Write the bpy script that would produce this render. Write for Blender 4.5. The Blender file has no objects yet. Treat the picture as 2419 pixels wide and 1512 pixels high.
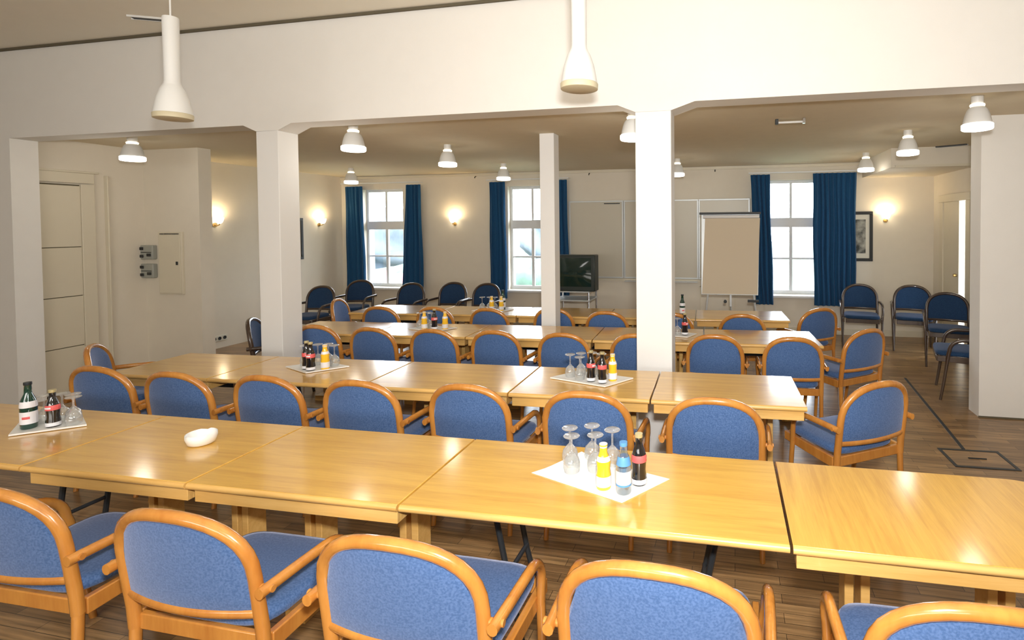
import bpy, bmesh, math, random
from mathutils import Vector, Matrix
random.seed(7)
PI = math.pi
S = bpy.context.scene
C = S.collection
# ------------------------------------------------------------------ dimensions
H = 1.72; T = 0.73
YB, TB, ZB, Z1, Z2, YF = 3.683, 0.208, 2.583, 3.425, 2.644, 8.46
XL, XP1, XP1R, XP2, XP2R = -6.76, -3.953, -3.736, -0.697, -0.4385
XLW, XA, XS, YK = -7.2, -6.87, -6.07, 4.9
XR, YR, XRW = 2.11, 5.065, 2.9

# ------------------------------------------------------------------ materials
def nodes(name):
    m = bpy.data.materials.new(name); m.use_nodes = True
    nt = m.node_tree; b = nt.nodes['Principled BSDF']
    return m, nt, b
def flat(name, col, rough=0.6, metal=0.0, coat=0.0, bump=0.0, bscale=60, var=0.0, vscale=8, spec=0.5, sheen=0.0, emis=None, estr=0.0):
    m, nt, b = nodes(name)
    b.inputs['Base Color'].default_value = (*col, 1)
    b.inputs['Roughness'].default_value = rough
    b.inputs['Metallic'].default_value = metal
    b.inputs['Specular IOR Level'].default_value = spec
    b.inputs['Coat Weight'].default_value = coat
    b.inputs['Coat Roughness'].default_value = 0.08
    if sheen:
        b.inputs['Sheen Weight'].default_value = sheen
        b.inputs['Sheen Roughness'].default_value = 0.4
        b.inputs['Sheen Tint'].default_value = (0.72, 0.74, 1, 1)
    if emis:
        b.inputs['Emission Color'].default_value = (*emis, 1)
        b.inputs['Emission Strength'].default_value = estr
    tc = nt.nodes.new('ShaderNodeTexCoord')
    if var:
        n = nt.nodes.new('ShaderNodeTexNoise'); n.inputs['Scale'].default_value = vscale; n.inputs['Detail'].default_value = 4
        mx = nt.nodes.new('ShaderNodeMix'); mx.data_type = 'RGBA'
        mx.inputs[6].default_value = (*[c * (1 - var) for c in col], 1)
        mx.inputs[7].default_value = (*[min(1, c * (1 + var)) for c in col], 1)
        nt.links.new(tc.outputs['Object'], n.inputs['Vector']); nt.links.new(n.outputs['Fac'], mx.inputs[0])
        nt.links.new(mx.outputs[2], b.inputs['Base Color'])
    if bump:
        n = nt.nodes.new('ShaderNodeTexNoise'); n.inputs['Scale'].default_value = bscale; n.inputs['Detail'].default_value = 3
        bp = nt.nodes.new('ShaderNodeBump'); bp.inputs['Strength'].default_value = bump; bp.inputs['Distance'].default_value = 0.002
        nt.links.new(tc.outputs['Object'], n.inputs['Vector']); nt.links.new(n.outputs['Fac'], bp.inputs['Height'])
        nt.links.new(bp.outputs['Normal'], b.inputs['Normal'])
    return m
def wood(name, c1, c2, axis='X', scale=1.0, rough=0.3, coat=0.5, crough=0.06, streak=14, spec=0.5):
    m, nt, b = nodes(name)
    tc = nt.nodes.new('ShaderNodeTexCoord'); oi = nt.nodes.new('ShaderNodeObjectInfo')
    ad = nt.nodes.new('ShaderNodeVectorMath'); ad.operation = 'ADD'
    ms = nt.nodes.new('ShaderNodeMath'); ms.operation = 'MULTIPLY'; ms.inputs[1].default_value = 37.0
    nt.links.new(oi.outputs['Random'], ms.inputs[0]); nt.links.new(tc.outputs['Object'], ad.inputs[0]); nt.links.new(ms.outputs[0], ad.inputs[1])
    mp = nt.nodes.new('ShaderNodeMapping')
    s = [streak * scale] * 3; s['XYZ'.index(axis)] = 0.9 * scale
    mp.inputs['Scale'].default_value = s
    nt.links.new(ad.outputs[0], mp.inputs['Vector'])
    n = nt.nodes.new('ShaderNodeTexNoise'); n.inputs['Scale'].default_value = 2.2; n.inputs['Detail'].default_value = 6; n.inputs['Distortion'].default_value = 0.5
    nt.links.new(mp.outputs[0], n.inputs['Vector'])
    n2 = nt.nodes.new('ShaderNodeTexNoise'); n2.inputs['Scale'].default_value = 14; n2.inputs['Detail'].default_value = 2
    nt.links.new(mp.outputs[0], n2.inputs['Vector'])
    mm = nt.nodes.new('ShaderNodeMath'); mm.operation = 'ADD'
    m5 = nt.nodes.new('ShaderNodeMath'); m5.operation = 'MULTIPLY'; m5.inputs[1].default_value = 0.35
    nt.links.new(n2.outputs['Fac'], m5.inputs[0]); nt.links.new(n.outputs['Fac'], mm.inputs[0]); nt.links.new(m5.outputs[0], mm.inputs[1])
    r = nt.nodes.new('ShaderNodeMapRange'); r.inputs['From Min'].default_value = 0.45; r.inputs['From Max'].default_value = 0.9
    nt.links.new(mm.outputs[0], r.inputs['Value'])
    mx = nt.nodes.new('ShaderNodeMix'); mx.data_type = 'RGBA'
    mx.inputs[6].default_value = (*c1, 1); mx.inputs[7].default_value = (*c2, 1)
    nt.links.new(r.outputs[0], mx.inputs[0]); nt.links.new(mx.outputs[2], b.inputs['Base Color'])
    b.inputs['Roughness'].default_value = rough; b.inputs['Coat Weight'].default_value = coat; b.inputs['Coat Roughness'].default_value = crough
    b.inputs['Specular IOR Level'].default_value = spec
    return m
def fabric(name, c1, c2, sheen=0.6, scale=420):
    m, nt, b = nodes(name)
    tc = nt.nodes.new('ShaderNodeTexCoord')
    v = nt.nodes.new('ShaderNodeTexVoronoi'); v.inputs['Scale'].default_value = scale
    nt.links.new(tc.outputs['Object'], v.inputs['Vector'])
    n = nt.nodes.new('ShaderNodeTexNoise'); n.inputs['Scale'].default_value = 160; nt.links.new(tc.outputs['Object'], n.inputs['Vector'])
    r = nt.nodes.new('ShaderNodeMapRange'); r.inputs['From Min'].default_value = 0.35; r.inputs['From Max'].default_value = 0.65
    nt.links.new(n.outputs['Fac'], r.inputs['Value'])
    mx = nt.nodes.new('ShaderNodeMix'); mx.data_type = 'RGBA'
    mx.inputs[6].default_value = (*c1, 1); mx.inputs[7].default_value = (*c2, 1)
    nt.links.new(r.outputs[0], mx.inputs[0]); nt.links.new(mx.outputs[2], b.inputs['Base Color'])
    bp = nt.nodes.new('ShaderNodeBump'); bp.inputs['Strength'].default_value = 0.35; bp.inputs['Distance'].default_value = 0.001
    nt.links.new(v.outputs['Distance'], bp.inputs['Height']); nt.links.new(bp.outputs['Normal'], b.inputs['Normal'])
    b.inputs['Roughness'].default_value = 0.9; b.inputs['Specular IOR Level'].default_value = 0.15
    b.inputs['Sheen Weight'].default_value = sheen; b.inputs['Sheen Roughness'].default_value = 0.45
    b.inputs['Sheen Tint'].default_value = (0.75, 0.78, 1, 1)
    return m
def glass(name, col=(1, 1, 1), rough=0.0, ior=1.45):
    m, nt, b = nodes(name)
    b.inputs['Base Color'].default_value = (*col, 1); b.inputs['Transmission Weight'].default_value = 1
    b.inputs['Roughness'].default_value = rough; b.inputs['IOR'].default_value = ior
    return m
def thin_glass(name, tint=(1, 1, 1), refl=0.08, rough=0.02, edge=0.0, white=0.0):
    m = bpy.data.materials.new(name); m.use_nodes = True; nt = m.node_tree
    nt.nodes.remove(nt.nodes['Principled BSDF']); out = nt.nodes['Material Output']
    tr = nt.nodes.new('ShaderNodeBsdfTransparent'); tr.inputs[0].default_value = (*tint, 1)
    gl = nt.nodes.new('ShaderNodeBsdfGlossy'); gl.inputs['Roughness'].default_value = rough
    lw = nt.nodes.new('ShaderNodeLayerWeight'); lw.inputs['Blend'].default_value = 0.35
    r = nt.nodes.new('ShaderNodeMapRange'); r.inputs['To Min'].default_value = refl; r.inputs['To Max'].default_value = min(1, refl + edge + 0.3)
    mx = nt.nodes.new('ShaderNodeMixShader')
    nt.links.new(lw.outputs['Facing'], r.inputs['Value']); nt.links.new(r.outputs[0], mx.inputs[0]); nt.links.new(tr.outputs[0], mx.inputs[1])
    if white:
        df = nt.nodes.new('ShaderNodeBsdfDiffuse'); df.inputs[0].default_value = (0.9, 0.9, 0.9, 1)
        m2 = nt.nodes.new('ShaderNodeMixShader'); m2.inputs[0].default_value = white
        nt.links.new(gl.outputs[0], m2.inputs[1]); nt.links.new(df.outputs[0], m2.inputs[2]); nt.links.new(m2.outputs[0], mx.inputs[2])
    else: nt.links.new(gl.outputs[0], mx.inputs[2])
    nt.links.new(mx.outputs[0], out.inputs['Surface'])
    return m
def floor_mat():
    m, nt, b = nodes('parquet')
    tc = nt.nodes.new('ShaderNodeTexCoord')
    br = nt.nodes.new('ShaderNodeTexBrick')
    br.inputs['Scale'].default_value = 1.0; br.inputs['Brick Width'].default_value = 0.42; br.inputs['Row Height'].default_value = 0.06
    br.inputs['Mortar Size'].default_value = 0.0012; br.inputs['Bias'].default_value = 0.0
    br.inputs['Color1'].default_value = (0.34, 0.205, 0.09, 1); br.inputs['Color2'].default_value = (0.20, 0.115, 0.05, 1)
    br.inputs['Mortar'].default_value = (0.03, 0.02, 0.012, 1)
    nt.links.new(tc.outputs['Object'], br.inputs['Vector'])
    mp = nt.nodes.new('ShaderNodeMapping'); mp.inputs['Scale'].default_value = (2, 40, 1)
    n = nt.nodes.new('ShaderNodeTexNoise'); n.inputs['Scale'].default_value = 1.5; n.inputs['Detail'].default_value = 5
    nt.links.new(tc.outputs['Object'], mp.inputs['Vector']); nt.links.new(mp.outputs[0], n.inputs['Vector'])
    mx = nt.nodes.new('ShaderNodeMix'); mx.data_type = 'RGBA'; mx.blend_type = 'MULTIPLY'; mx.inputs[0].default_value = 1.0
    r = nt.nodes.new('ShaderNodeMapRange'); r.inputs['From Min'].default_value = 0.3; r.inputs['From Max'].default_value = 0.7
    r.inputs['To Min'].default_value = 0.6; r.inputs['To Max'].default_value = 1.5
    nt.links.new(n.outputs['Fac'], r.inputs['Value']); nt.links.new(br.outputs['Color'], mx.inputs[6]); nt.links.new(r.outputs[0], mx.inputs[7])
    nt.links.new(mx.outputs[2], b.inputs['Base Color'])
    b.inputs['Roughness'].default_value = 0.28; b.inputs['Specular IOR Level'].default_value = 0.5
    return m
M = {}
M['wall'] = flat('white_plaster', (0.84, 0.82, 0.78), 0.85, bump=0.15, bscale=120, var=0.02)
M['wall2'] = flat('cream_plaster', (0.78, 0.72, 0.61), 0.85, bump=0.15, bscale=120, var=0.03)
M['pillar'] = flat('white_pillar_paint', (0.84, 0.83, 0.81), 0.7, bump=0.1, bscale=120)
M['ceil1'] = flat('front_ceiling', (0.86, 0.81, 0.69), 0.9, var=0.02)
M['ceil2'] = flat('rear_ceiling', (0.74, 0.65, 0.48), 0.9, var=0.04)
M['gap'] = flat('shadow_gap', (0.13, 0.11, 0.07), 0.9)
M['paint'] = flat('cream_paint', (0.74, 0.68, 0.54), 0.45, var=0.02)
M['winwhite'] = flat('window_paint', (0.75, 0.76, 0.76), 0.4)
M['floor'] = floor_mat()
M['top'] = wood('table_veneer', (0.79, 0.475, 0.095), (0.62, 0.335, 0.06), 'X', rough=0.30, coat=1.0, crough=0.13)
M['topY'] = wood('table_veneer_cross', (0.79, 0.465, 0.09), (0.60, 0.32, 0.055), 'Y', rough=0.30, coat=1.0, crough=0.13)
M['edge'] = wood('table_edge', (0.80, 0.50, 0.17), (0.66, 0.37, 0.10), 'X', rough=0.3, coat=0.6)
M['bent'] = wood('bentwood', (0.62, 0.275, 0.055), (0.46, 0.170, 0.030), 'Z', rough=0.25, coat=0.8, streak=5)
M['walnut'] = wood('dark_bentwood', (0.075, 0.045, 0.028), (0.045, 0.026, 0.018), 'Z', rough=0.3, coat=0.6, streak=5)  # same bentwood, darkened: backlit shade of the far chairs put into the colour
M['blue'] = fabric('blue_weave', (0.052, 0.112, 0.26), (0.095, 0.17, 0.36), sheen=0.5)
M['navy'] = fabric('navy_weave', (0.016, 0.042, 0.10), (0.026, 0.064, 0.145), sheen=0.2)  # chair blue with the shade of the far chairs painted in
M['curtain'] = fabric('curtain_cloth', (0.013, 0.065, 0.155), (0.019, 0.09, 0.21), sheen=0.15, scale=300)
M['metal'] = flat('black_metal', (0.03, 0.035, 0.04), 0.4, metal=0.3)
M['chrome'] = flat('chrome', (0.7, 0.7, 0.7), 0.2, metal=1.0)
M['brass'] = flat('brass', (0.6, 0.42, 0.18), 0.3, metal=1.0)
M['white'] = flat('white_enamel', (0.85, 0.85, 0.83), 0.3)
M['lampwhite'] = flat('lamp_enamel', (0.78, 0.78, 0.76), 0.45)
M['lampband'] = flat('lamp_band', (0.62, 0.55, 0.38), 0.5)
M['lampglow'] = flat('lamp_glow', (1, 1, 1), 0.5, emis=(1, 0.93, 0.84), estr=2.2)
M['ringglow'] = flat('lamp_ring_glow', (1, 1, 1), 0.5, emis=(1, 0.85, 0.62), estr=1.3)
M['sconce'] = flat('sconce_glass', (1, 0.9, 0.7), 0.5, emis=(1, 0.86, 0.62), estr=6)
M['greybox'] = flat('grey_switch', (0.36, 0.37, 0.33), 0.5)
M['dark'] = flat('dark_plastic', (0.02, 0.022, 0.022), 0.5)
M['tvbody'] = flat('television_body', (0.018, 0.028, 0.024), 0.4)
M['screen'] = flat('television_screen', (0.012, 0.03, 0.024), 0.06)
M['paper'] = flat('flip_paper', (0.72, 0.62, 0.47), 0.8)
M['paperw'] = flat('white_paper', (0.86, 0.86, 0.86), 0.6)
M['board'] = flat('board_face', (0.60, 0.56, 0.46), 0.35)
M['silver'] = flat('pale_aluminium', (0.62, 0.65, 0.66), 0.4, metal=0.3)
M['glass'] = thin_glass('clear_glass', (0.97, 0.98, 0.98), 0.14, 0.08, 0.4, 0.45)
M['pane'] = thin_glass('window_glass', (0.98, 0.99, 1.0), 0.05)
M['cola'] = flat('cola_bottle', (0.012, 0.010, 0.010), 0.06, coat=1)
M['green'] = flat('green_bottle', (0.006, 0.045, 0.03), 0.06, coat=1)
M['water'] = thin_glass('water_bottle', (0.72, 0.86, 0.95), 0.2, 0.05, 0.4, 0.2)
M['juice'] = flat('orange_juice', (0.95, 0.56, 0.03), 0.15, coat=1)
M['pale'] = flat('pale_juice', (0.9, 0.75, 0.35), 0.15, coat=1)
M['label'] = flat('white_label', (0.82, 0.82, 0.86), 0.5)
M['lblred'] = flat('red_label', (0.75, 0.12, 0.12), 0.5)
M['lblblue'] = flat('blue_label', (0.10, 0.30, 0.62), 0.5)
M['capgold'] = flat('gold_cap', (0.7, 0.62, 0.35), 0.3, metal=0.6)
M['grass'] = flat('lawn', (0.09, 0.13, 0.09), 0.9, var=0.3, vscale=3)
M['leaf'] = flat('foliage', (0.07, 0.12, 0.09), 0.8, var=0.5, vscale=6, bump=1, bscale=20)
M['leafg'] = flat('grey_foliage', (0.09, 0.11, 0.13), 0.9, var=0.35, vscale=2)
M['flower'] = flat('red_flowers', (0.45, 0.12, 0.13), 0.7, var=0.3, vscale=10)
M['mat'] = flat('picture_mount', (0.72, 0.70, 0.60), 0.6)
def print_mat():
    m, nt, b = nodes('engraving')
    tc = nt.nodes.new('ShaderNodeTexCoord'); n = nt.nodes.new('ShaderNodeTexNoise'); n.inputs['Scale'].default_value = 6; n.inputs['Detail'].default_value = 8
    r = nt.nodes.new('ShaderNodeValToRGB'); r.color_ramp.elements[0].position = 0.4; r.color_ramp.elements[0].color = (0.03, 0.035, 0.03, 1)
    r.color_ramp.elements[1].position = 0.62; r.color_ramp.elements[1].color = (0.45, 0.44, 0.38, 1)
    nt.links.new(tc.outputs['Object'], n.inputs['Vector']); nt.links.new(n.outputs['Fac'], r.inputs[0]); nt.links.new(r.outputs[0], b.inputs['Base Color'])
    return m
M['print'] = print_mat()

# ------------------------------------------------------------------ mesh helpers
def NB(): return bmesh.new()
def box(bm, x0, x1, y0, y1, z0, z1):
    v = [bm.verts.new(p) for p in ((x0,y0,z0),(x1,y0,z0),(x1,y1,z0),(x0,y1,z0),(x0,y0,z1),(x1,y0,z1),(x1,y1,z1),(x0,y1,z1))]
    for f in ((0,3,2,1),(4,5,6,7),(0,1,5,4),(1,2,6,5),(2,3,7,6),(3,0,4,7)): bm.faces.new([v[i] for i in f])
    return v
def hexa(bm, pts):
    v = [bm.verts.new(p) for p in pts]
    for f in ((0,3,2,1),(4,5,6,7),(0,1,5,4),(1,2,6,5),(2,3,7,6),(3,0,4,7)): bm.faces.new([v[i] for i in f])
def tube(bm, pts, r, seg=10, ry=None, caps=True):
    pts = [Vector(p) for p in pts]; n = len(pts); rings = []
    rs = r if isinstance(r, (list, tuple)) else [r] * n
    t0 = (pts[1] - pts[0]).normalized()
    ref = Vector((0, 1, 0)) if abs(t0.y) < 0.8 else Vector((1, 0, 0))
    nrm = (ref - t0 * ref.dot(t0)).normalized(); prev = t0
    for i, p in enumerate(pts):
        t = (pts[min(i+1, n-1)] - pts[max(i-1, 0)]).normalized()
        q = prev.rotation_difference(t); nrm = (q @ nrm); nrm = (nrm - t * nrm.dot(t)).normalized(); prev = t
        b = t.cross(nrm); ra = rs[i]; rb = ra if ry is None else ry * ra / rs[0]
        rings.append([bm.verts.new(p + nrm * (ra * math.cos(2*PI*k/seg)) + b * (rb * math.sin(2*PI*k/seg))) for k in range(seg)])
    for i in range(n - 1):
        for k in range(seg):
            bm.faces.new((rings[i][k], rings[i][(k+1) % seg], rings[i+1][(k+1) % seg], rings[i+1][k]))
    if caps:
        bm.faces.new(rings[0][::-1]); bm.faces.new(rings[-1])
def lathe(bm, prof, seg=24, cx=0, cy=0, cz=0, close=True):
    rings = []
    for r, z in prof:
        if r < 1e-5: rings.append([bm.verts.new((cx, cy, cz + z))])
        else: rings.append([bm.verts.new((cx + r*math.cos(2*PI*k/seg), cy + r*math.sin(2*PI*k/seg), cz + z)) for k in range(seg)])
    for a, b in zip(rings, rings[1:]):
        for k in range(seg):
            k2 = (k+1) % seg
            if len(a) == 1 and len(b) == 1: continue
            if len(a) == 1: bm.faces.new((a[0], b[k2], b[k]))
            elif len(b) == 1: bm.faces.new((a[k], a[k2], b[0]))
            else: bm.faces.new((a[k], a[k2], b[k2], b[k]))
    if close:
        if len(rings[0]) > 1: bm.faces.new(rings[0][::-1])
        if len(rings[-1]) > 1: bm.faces.new(rings[-1])
def prism(bm, poly, y0, y1):            # poly in x,z extruded along y
    a = [bm.verts.new((x, y0, z)) for x, z in poly]; b = [bm.verts.new((x, y1, z)) for x, z in poly]
    n = len(poly); bm.faces.new(a); bm.faces.new(b[::-1])
    for i in range(n): bm.faces.new((a[i], b[i], b[(i+1) % n], a[(i+1) % n]))
def obj(name, bm, mat, parent=None, bevel=0, seg=2, smooth=35, loc=None, rotz=0):
    bmesh.ops.recalc_face_normals(bm, faces=bm.faces[:])
    me = bpy.data.meshes.new(name); bm.to_mesh(me); bm.free()
    me.materials.append(M[mat] if isinstance(mat, str) else mat)
    for p in me.polygons: p.use_smooth = True
    me.set_sharp_from_angle(angle=math.radians(smooth))
    o = bpy.data.objects.new(name, me); C.objects.link(o)
    if parent: o.parent = parent
    if loc: o.location = loc
    o.rotation_euler.z = rotz
    if bevel:
        b = o.modifiers.new('bevel', 'BEVEL'); b.width = bevel; b.segments = seg; b.limit_method = 'ANGLE'; b.harden_normals = False
    return o
def thing(name, label, cat, loc=(0,0,0), rotz=0, group=None):
    o = bpy.data.objects.new(name, None); C.objects.link(o); o.empty_display_size = 0.1
    o.location = loc; o.rotation_euler = (0, 0, rotz); o['label'] = label; o['category'] = cat
    if group: o['group'] = group
    return o
def tag(o, label, cat, group=None):
    o['label'] = label; o['category'] = cat
    if group: o['group'] = group
    return o
def struct(name, bm, mat, parent=None, **k):
    o = obj(name, bm, mat, parent, **k)
    if parent is None: o['kind'] = 'structure'
    return o
def dup(root, loc, rotz, label, group=None):
    r = root.copy(); C.objects.link(r); r.location = loc; r.rotation_euler = (0, 0, rotz); r['label'] = label
    if group: r['group'] = group
    for ch in list(root.children):
        c = ch.copy(); C.objects.link(c); c.parent = r
        for g in list(ch.children):
            d = g.copy(); C.objects.link(d); d.parent = c
    return r

# ------------------------------------------------------------------ room shell
bm = NB(); box(bm, -8.6, 4.6, -3.2, YF + 0.4, -0.1, 0); struct('floor', bm, 'floor')
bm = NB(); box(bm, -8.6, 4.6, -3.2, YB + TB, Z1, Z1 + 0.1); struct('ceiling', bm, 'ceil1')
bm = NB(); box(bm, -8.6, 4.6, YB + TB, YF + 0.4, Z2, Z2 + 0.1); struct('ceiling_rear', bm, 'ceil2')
hw, hh = 0.13, 0.055                      # haunches beside the pillars
poly = [(-8.6, Z1), (-8.6, 0), (XL, 0), (XL, ZB), (XP1 - hw, ZB), (XP1, ZB - hh), (XP1R, ZB - hh), (XP1R + hw, ZB),
        (XP2 - hw, ZB), (XP2, ZB - hh), (XP2R, ZB - hh), (XP2R + hw*1.3, ZB), (4.6, ZB), (4.6, Z1)]
bm = NB(); prism(bm, poly, YB, YB + TB); struct('wall_middle', bm, 'wall')
bm = NB(); box(bm, -8.6, 4.6, YB - 0.02, YB - 0.0005, Z1 - 0.022, Z1 - 0.002); struct('trim_1', bm, 'gap')
for (a, b, lab) in ((XP1, XP1R, 'white square pillar between the left and middle openings'), (XP2, XP2R, 'thickest white pillar, between the television and the flip chart')):
    bm = NB(); box(bm, a, b, YB, YB + TB, 0, ZB - hh)
    tag(obj('support_pillar', bm, 'pillar', bevel=0.004), lab, 'pillar', None)
bm = NB(); box(bm, -8.7, -8.6, -3.2, YB, 0, Z1); struct('wall_left', bm, 'wall')
bm = NB(); box(bm, 4.6, 4.7, -3.2, YR + 0.2, 0, Z1); struct('wall_right', bm, 'wall')
bm = NB(); box(bm, -8.6, 4.6, -3.3, -3.2, 0, Z1); struct('wall_back', bm, 'wall')
# second room, left side: door wall, stub wall, recessed wall
bm = NB(); box(bm, XA - 0.1, XA, YB + TB, YK, 0, Z2); struct('wall_door_side', bm, 'wall2')
bm = NB(); box(bm, XLW - 0.1, XS, YK, YK + 0.15, 0, Z2); struct('wall_stub', bm, 'wall2')
bm = NB(); box(bm, XLW - 0.1, XLW, YK + 0.15, YF, 0, Z2); struct('wall_far_left', bm, 'wall2')
# far wall with three windows
WIN = [(-6.75, -5.92), (-3.87, -3.04), (0.46, 1.29)]
WZ0, WZ1 = 0.60, 2.40
bm = NB(); xs = XLW - 0.1
for a, b in WIN:
    box(bm, xs, a, YF, YF + 0.3, 0, Z2); box(bm, a, b, YF, YF + 0.3, 0, WZ0); box(bm, a, b, YF, YF + 0.3, WZ1, Z2); xs = b
box(bm, xs, XRW + 0.1, YF, YF + 0.3, 0, Z2)
struct('wall_far', bm, 'wall2')
# right side of second room
bm = NB(); box(bm, XR, 4.6, YR, YR + 0.2, 0, Z2); struct('wall_partition', bm, 'wall')
DY0, DY1 = 7.27, 7.50
bm = NB(); box(bm, XRW, XRW + 0.1, YR + 0.2, DY0, 0, Z2); box(bm, XRW, XRW + 0.1, DY1, YF, 0, Z2); box(bm, XRW, XRW + 0.1, DY0, DY1, 2.0, Z2)
struct('wall_far_right', bm, 'wall2')
bm = NB(); box(bm, 1.905, XRW, 6.98, YF, 2.405, Z2); struct('ceiling_bulkhead', bm, 'wall2')
bm = NB(); box(bm, 1.95, XRW, 6.955, 6.979, 2.40, 2.43); struct('trim_2', bm, 'paint')
# skirtings
bm = NB(); box(bm, XR - 0.004, 4.6, YR - 0.008, YR, 0, 0.012); struct('baseboard_partition', bm, 'gap')
bm = NB(); box(bm, XLW, XRW, YF - 0.015, YF, 0, 0.09); struct('baseboard_far', bm, 'paint')
# chair rail and cornice of the far wall
bm = NB(); box(bm, -2.75, 0.40, YF - 0.02, YF, 0.78, 0.82); struct('trim_3', bm, 'paint')
bm = NB(); box(bm, XLW, 1.9, YF - 0.03, YF, Z2 - 0.05, Z2 - 0.01); struct('trim_4', bm, 'paint')
bm = NB()
for i, x in enumerate((-0.55, 0.0)):
    box(bm, x, x + 0.48, YF - 0.012, YF, 0.14, 0.155); box(bm, x, x + 0.48, YF - 0.012, YF, 0.70, 0.715)
    box(bm, x, x + 0.015, YF - 0.012, YF, 0.14, 0.715); box(bm, x + 0.465, x + 0.48, YF - 0.012, YF, 0.14, 0.715)
struct('trim_5', bm, 'paint')
# left door on the wall beside the opening
d = thing('door_1', '', ''); del d['label']; del d['category']; d['kind'] = 'structure'
bm = NB(); box(bm, XA, XA + 0.012, 3.90, 4.27, 0.01, 2.185)
obj('door_backing', bm, 'gap', d)
bm = NB()
for z0, z1 in ((0.01, 0.47), (0.478, 1.0), (1.008, 1.52), (1.528, 2.17)):
    box(bm, XA + 0.002, XA + 0.028, 3.90, 4.268, z0, z1)
obj('door_boards', bm, 'paint', d, bevel=0.002)
bm = NB(); box(bm, XA, XA + 0.04, 4.27, 4.39, 0, 2.19); box(bm, XA, XA + 0.04, 3.90, 4.39, 2.20, 2.31); box(bm, XA, XA + 0.05, 3.90, 4.43, 2.31, 2.33); box(bm, XA, XA+0.05, 4.50, 4.515, 0, 2.30)
obj('door_frame', bm, 'paint', d, bevel=0.004)
# right door beside the far right chairs
d = thing('door_2', '', ''); del d['label']; del d['category']; d['kind'] = 'structure'
bm = NB(); box(bm, XRW - 0.03, XRW, DY1, DY1 + 0.5, 0.01, 2.0); obj('door_leaf', bm, 'paint', d, bevel=0.003)
bm = NB(); box(bm, XRW - 0.045, XRW, DY1 + 0.5, DY1 + 0.62, 0, 2.0); box(bm, XRW - 0.045, XRW, DY0 - 0.12, DY0, 0, 2.0); box(bm, XRW - 0.05, XRW, DY0 - 0.14, DY1 + 0.64, 2.0, 2.1)
obj('door_frame', bm, 'paint', d, bevel=0.004)
bm = NB(); lathe(bm, [(0, 0), (0.02, 0), (0.02, 0.04), (0, 0.04)], 12); o = obj('door_handle', bm, 'brass', d); o.location = (XRW - 0.03, DY1 + 0.06, 1.02); o.rotation_euler = (0, -PI/2, 0)
bm = NB(); box(bm, XRW + 0.04, XRW + 0.046, DY0, DY1, 0.01, 2.0); obj('door_glass', bm, 'pane', d)

def window(k, a, b):
    w = thing('window_%d' % k, '', ''); del w['label']; del w['category']; w['kind'] = 'structure'
    y0, y1 = YF + 0.10, YF + 0.15; f = 0.045; m = (a + b) / 2; e = 0.001
    bm = NB()
    box(bm, a + e, a + f, y0, y1, WZ0 + e, WZ1 - e); box(bm, b - f, b - e, y0, y1, WZ0 + e, WZ1 - e)
    box(bm, a + f, b - f, y0, y1, WZ1 - f, WZ1 - e); box(bm, a + f, b - f, y0, y1, WZ0 + e, WZ0 + 0.06)
    box(bm, a + f, b - f, y0 - 0.02, y1, 1.66, 1.81)                       # transom
    obj('window_frame', bm, 'winwhite', w, bevel=0.003)
    bm = NB()
    box(bm, m - 0.025, m + 0.025, y0 + .003, y1 - .003, WZ0 + 0.05, 1.66); box(bm, m - 0.02, m + 0.02, y0 + .003, y1 - .003, 1.81, WZ1 - f)
    box(bm, a + f, b - f, y0 + .008, y1 - .008, 1.15, 1.18)
    obj('glazing_bar', bm, 'winwhite', w, bevel=0.002)
    bm = NB(); box(bm, a - 0.05, b + 0.05, YF - 0.09, YF - 0.001, WZ0 - 0.04, WZ0 - 0.005); obj('window_sill', bm, 'winwhite', w, bevel=0.004)
    bm = NB(); box(bm, a + f, b - f, y0 + 0.02, y0 + 0.026, WZ0 + 0.05, WZ1 - f); obj('window_pane', bm, 'pane', w)
for k, (a, b) in enumerate(WIN): window(k + 1, a, b)

# thin pillar in the middle of the rear room
bm = NB(); box(bm, -1.925, -1.772, 4.97, 5.12, 0, Z2)
tag(obj('support_pillar', bm, 'pillar', bevel=0.004), 'slim white pillar standing in front of the television', 'pillar')

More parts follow.
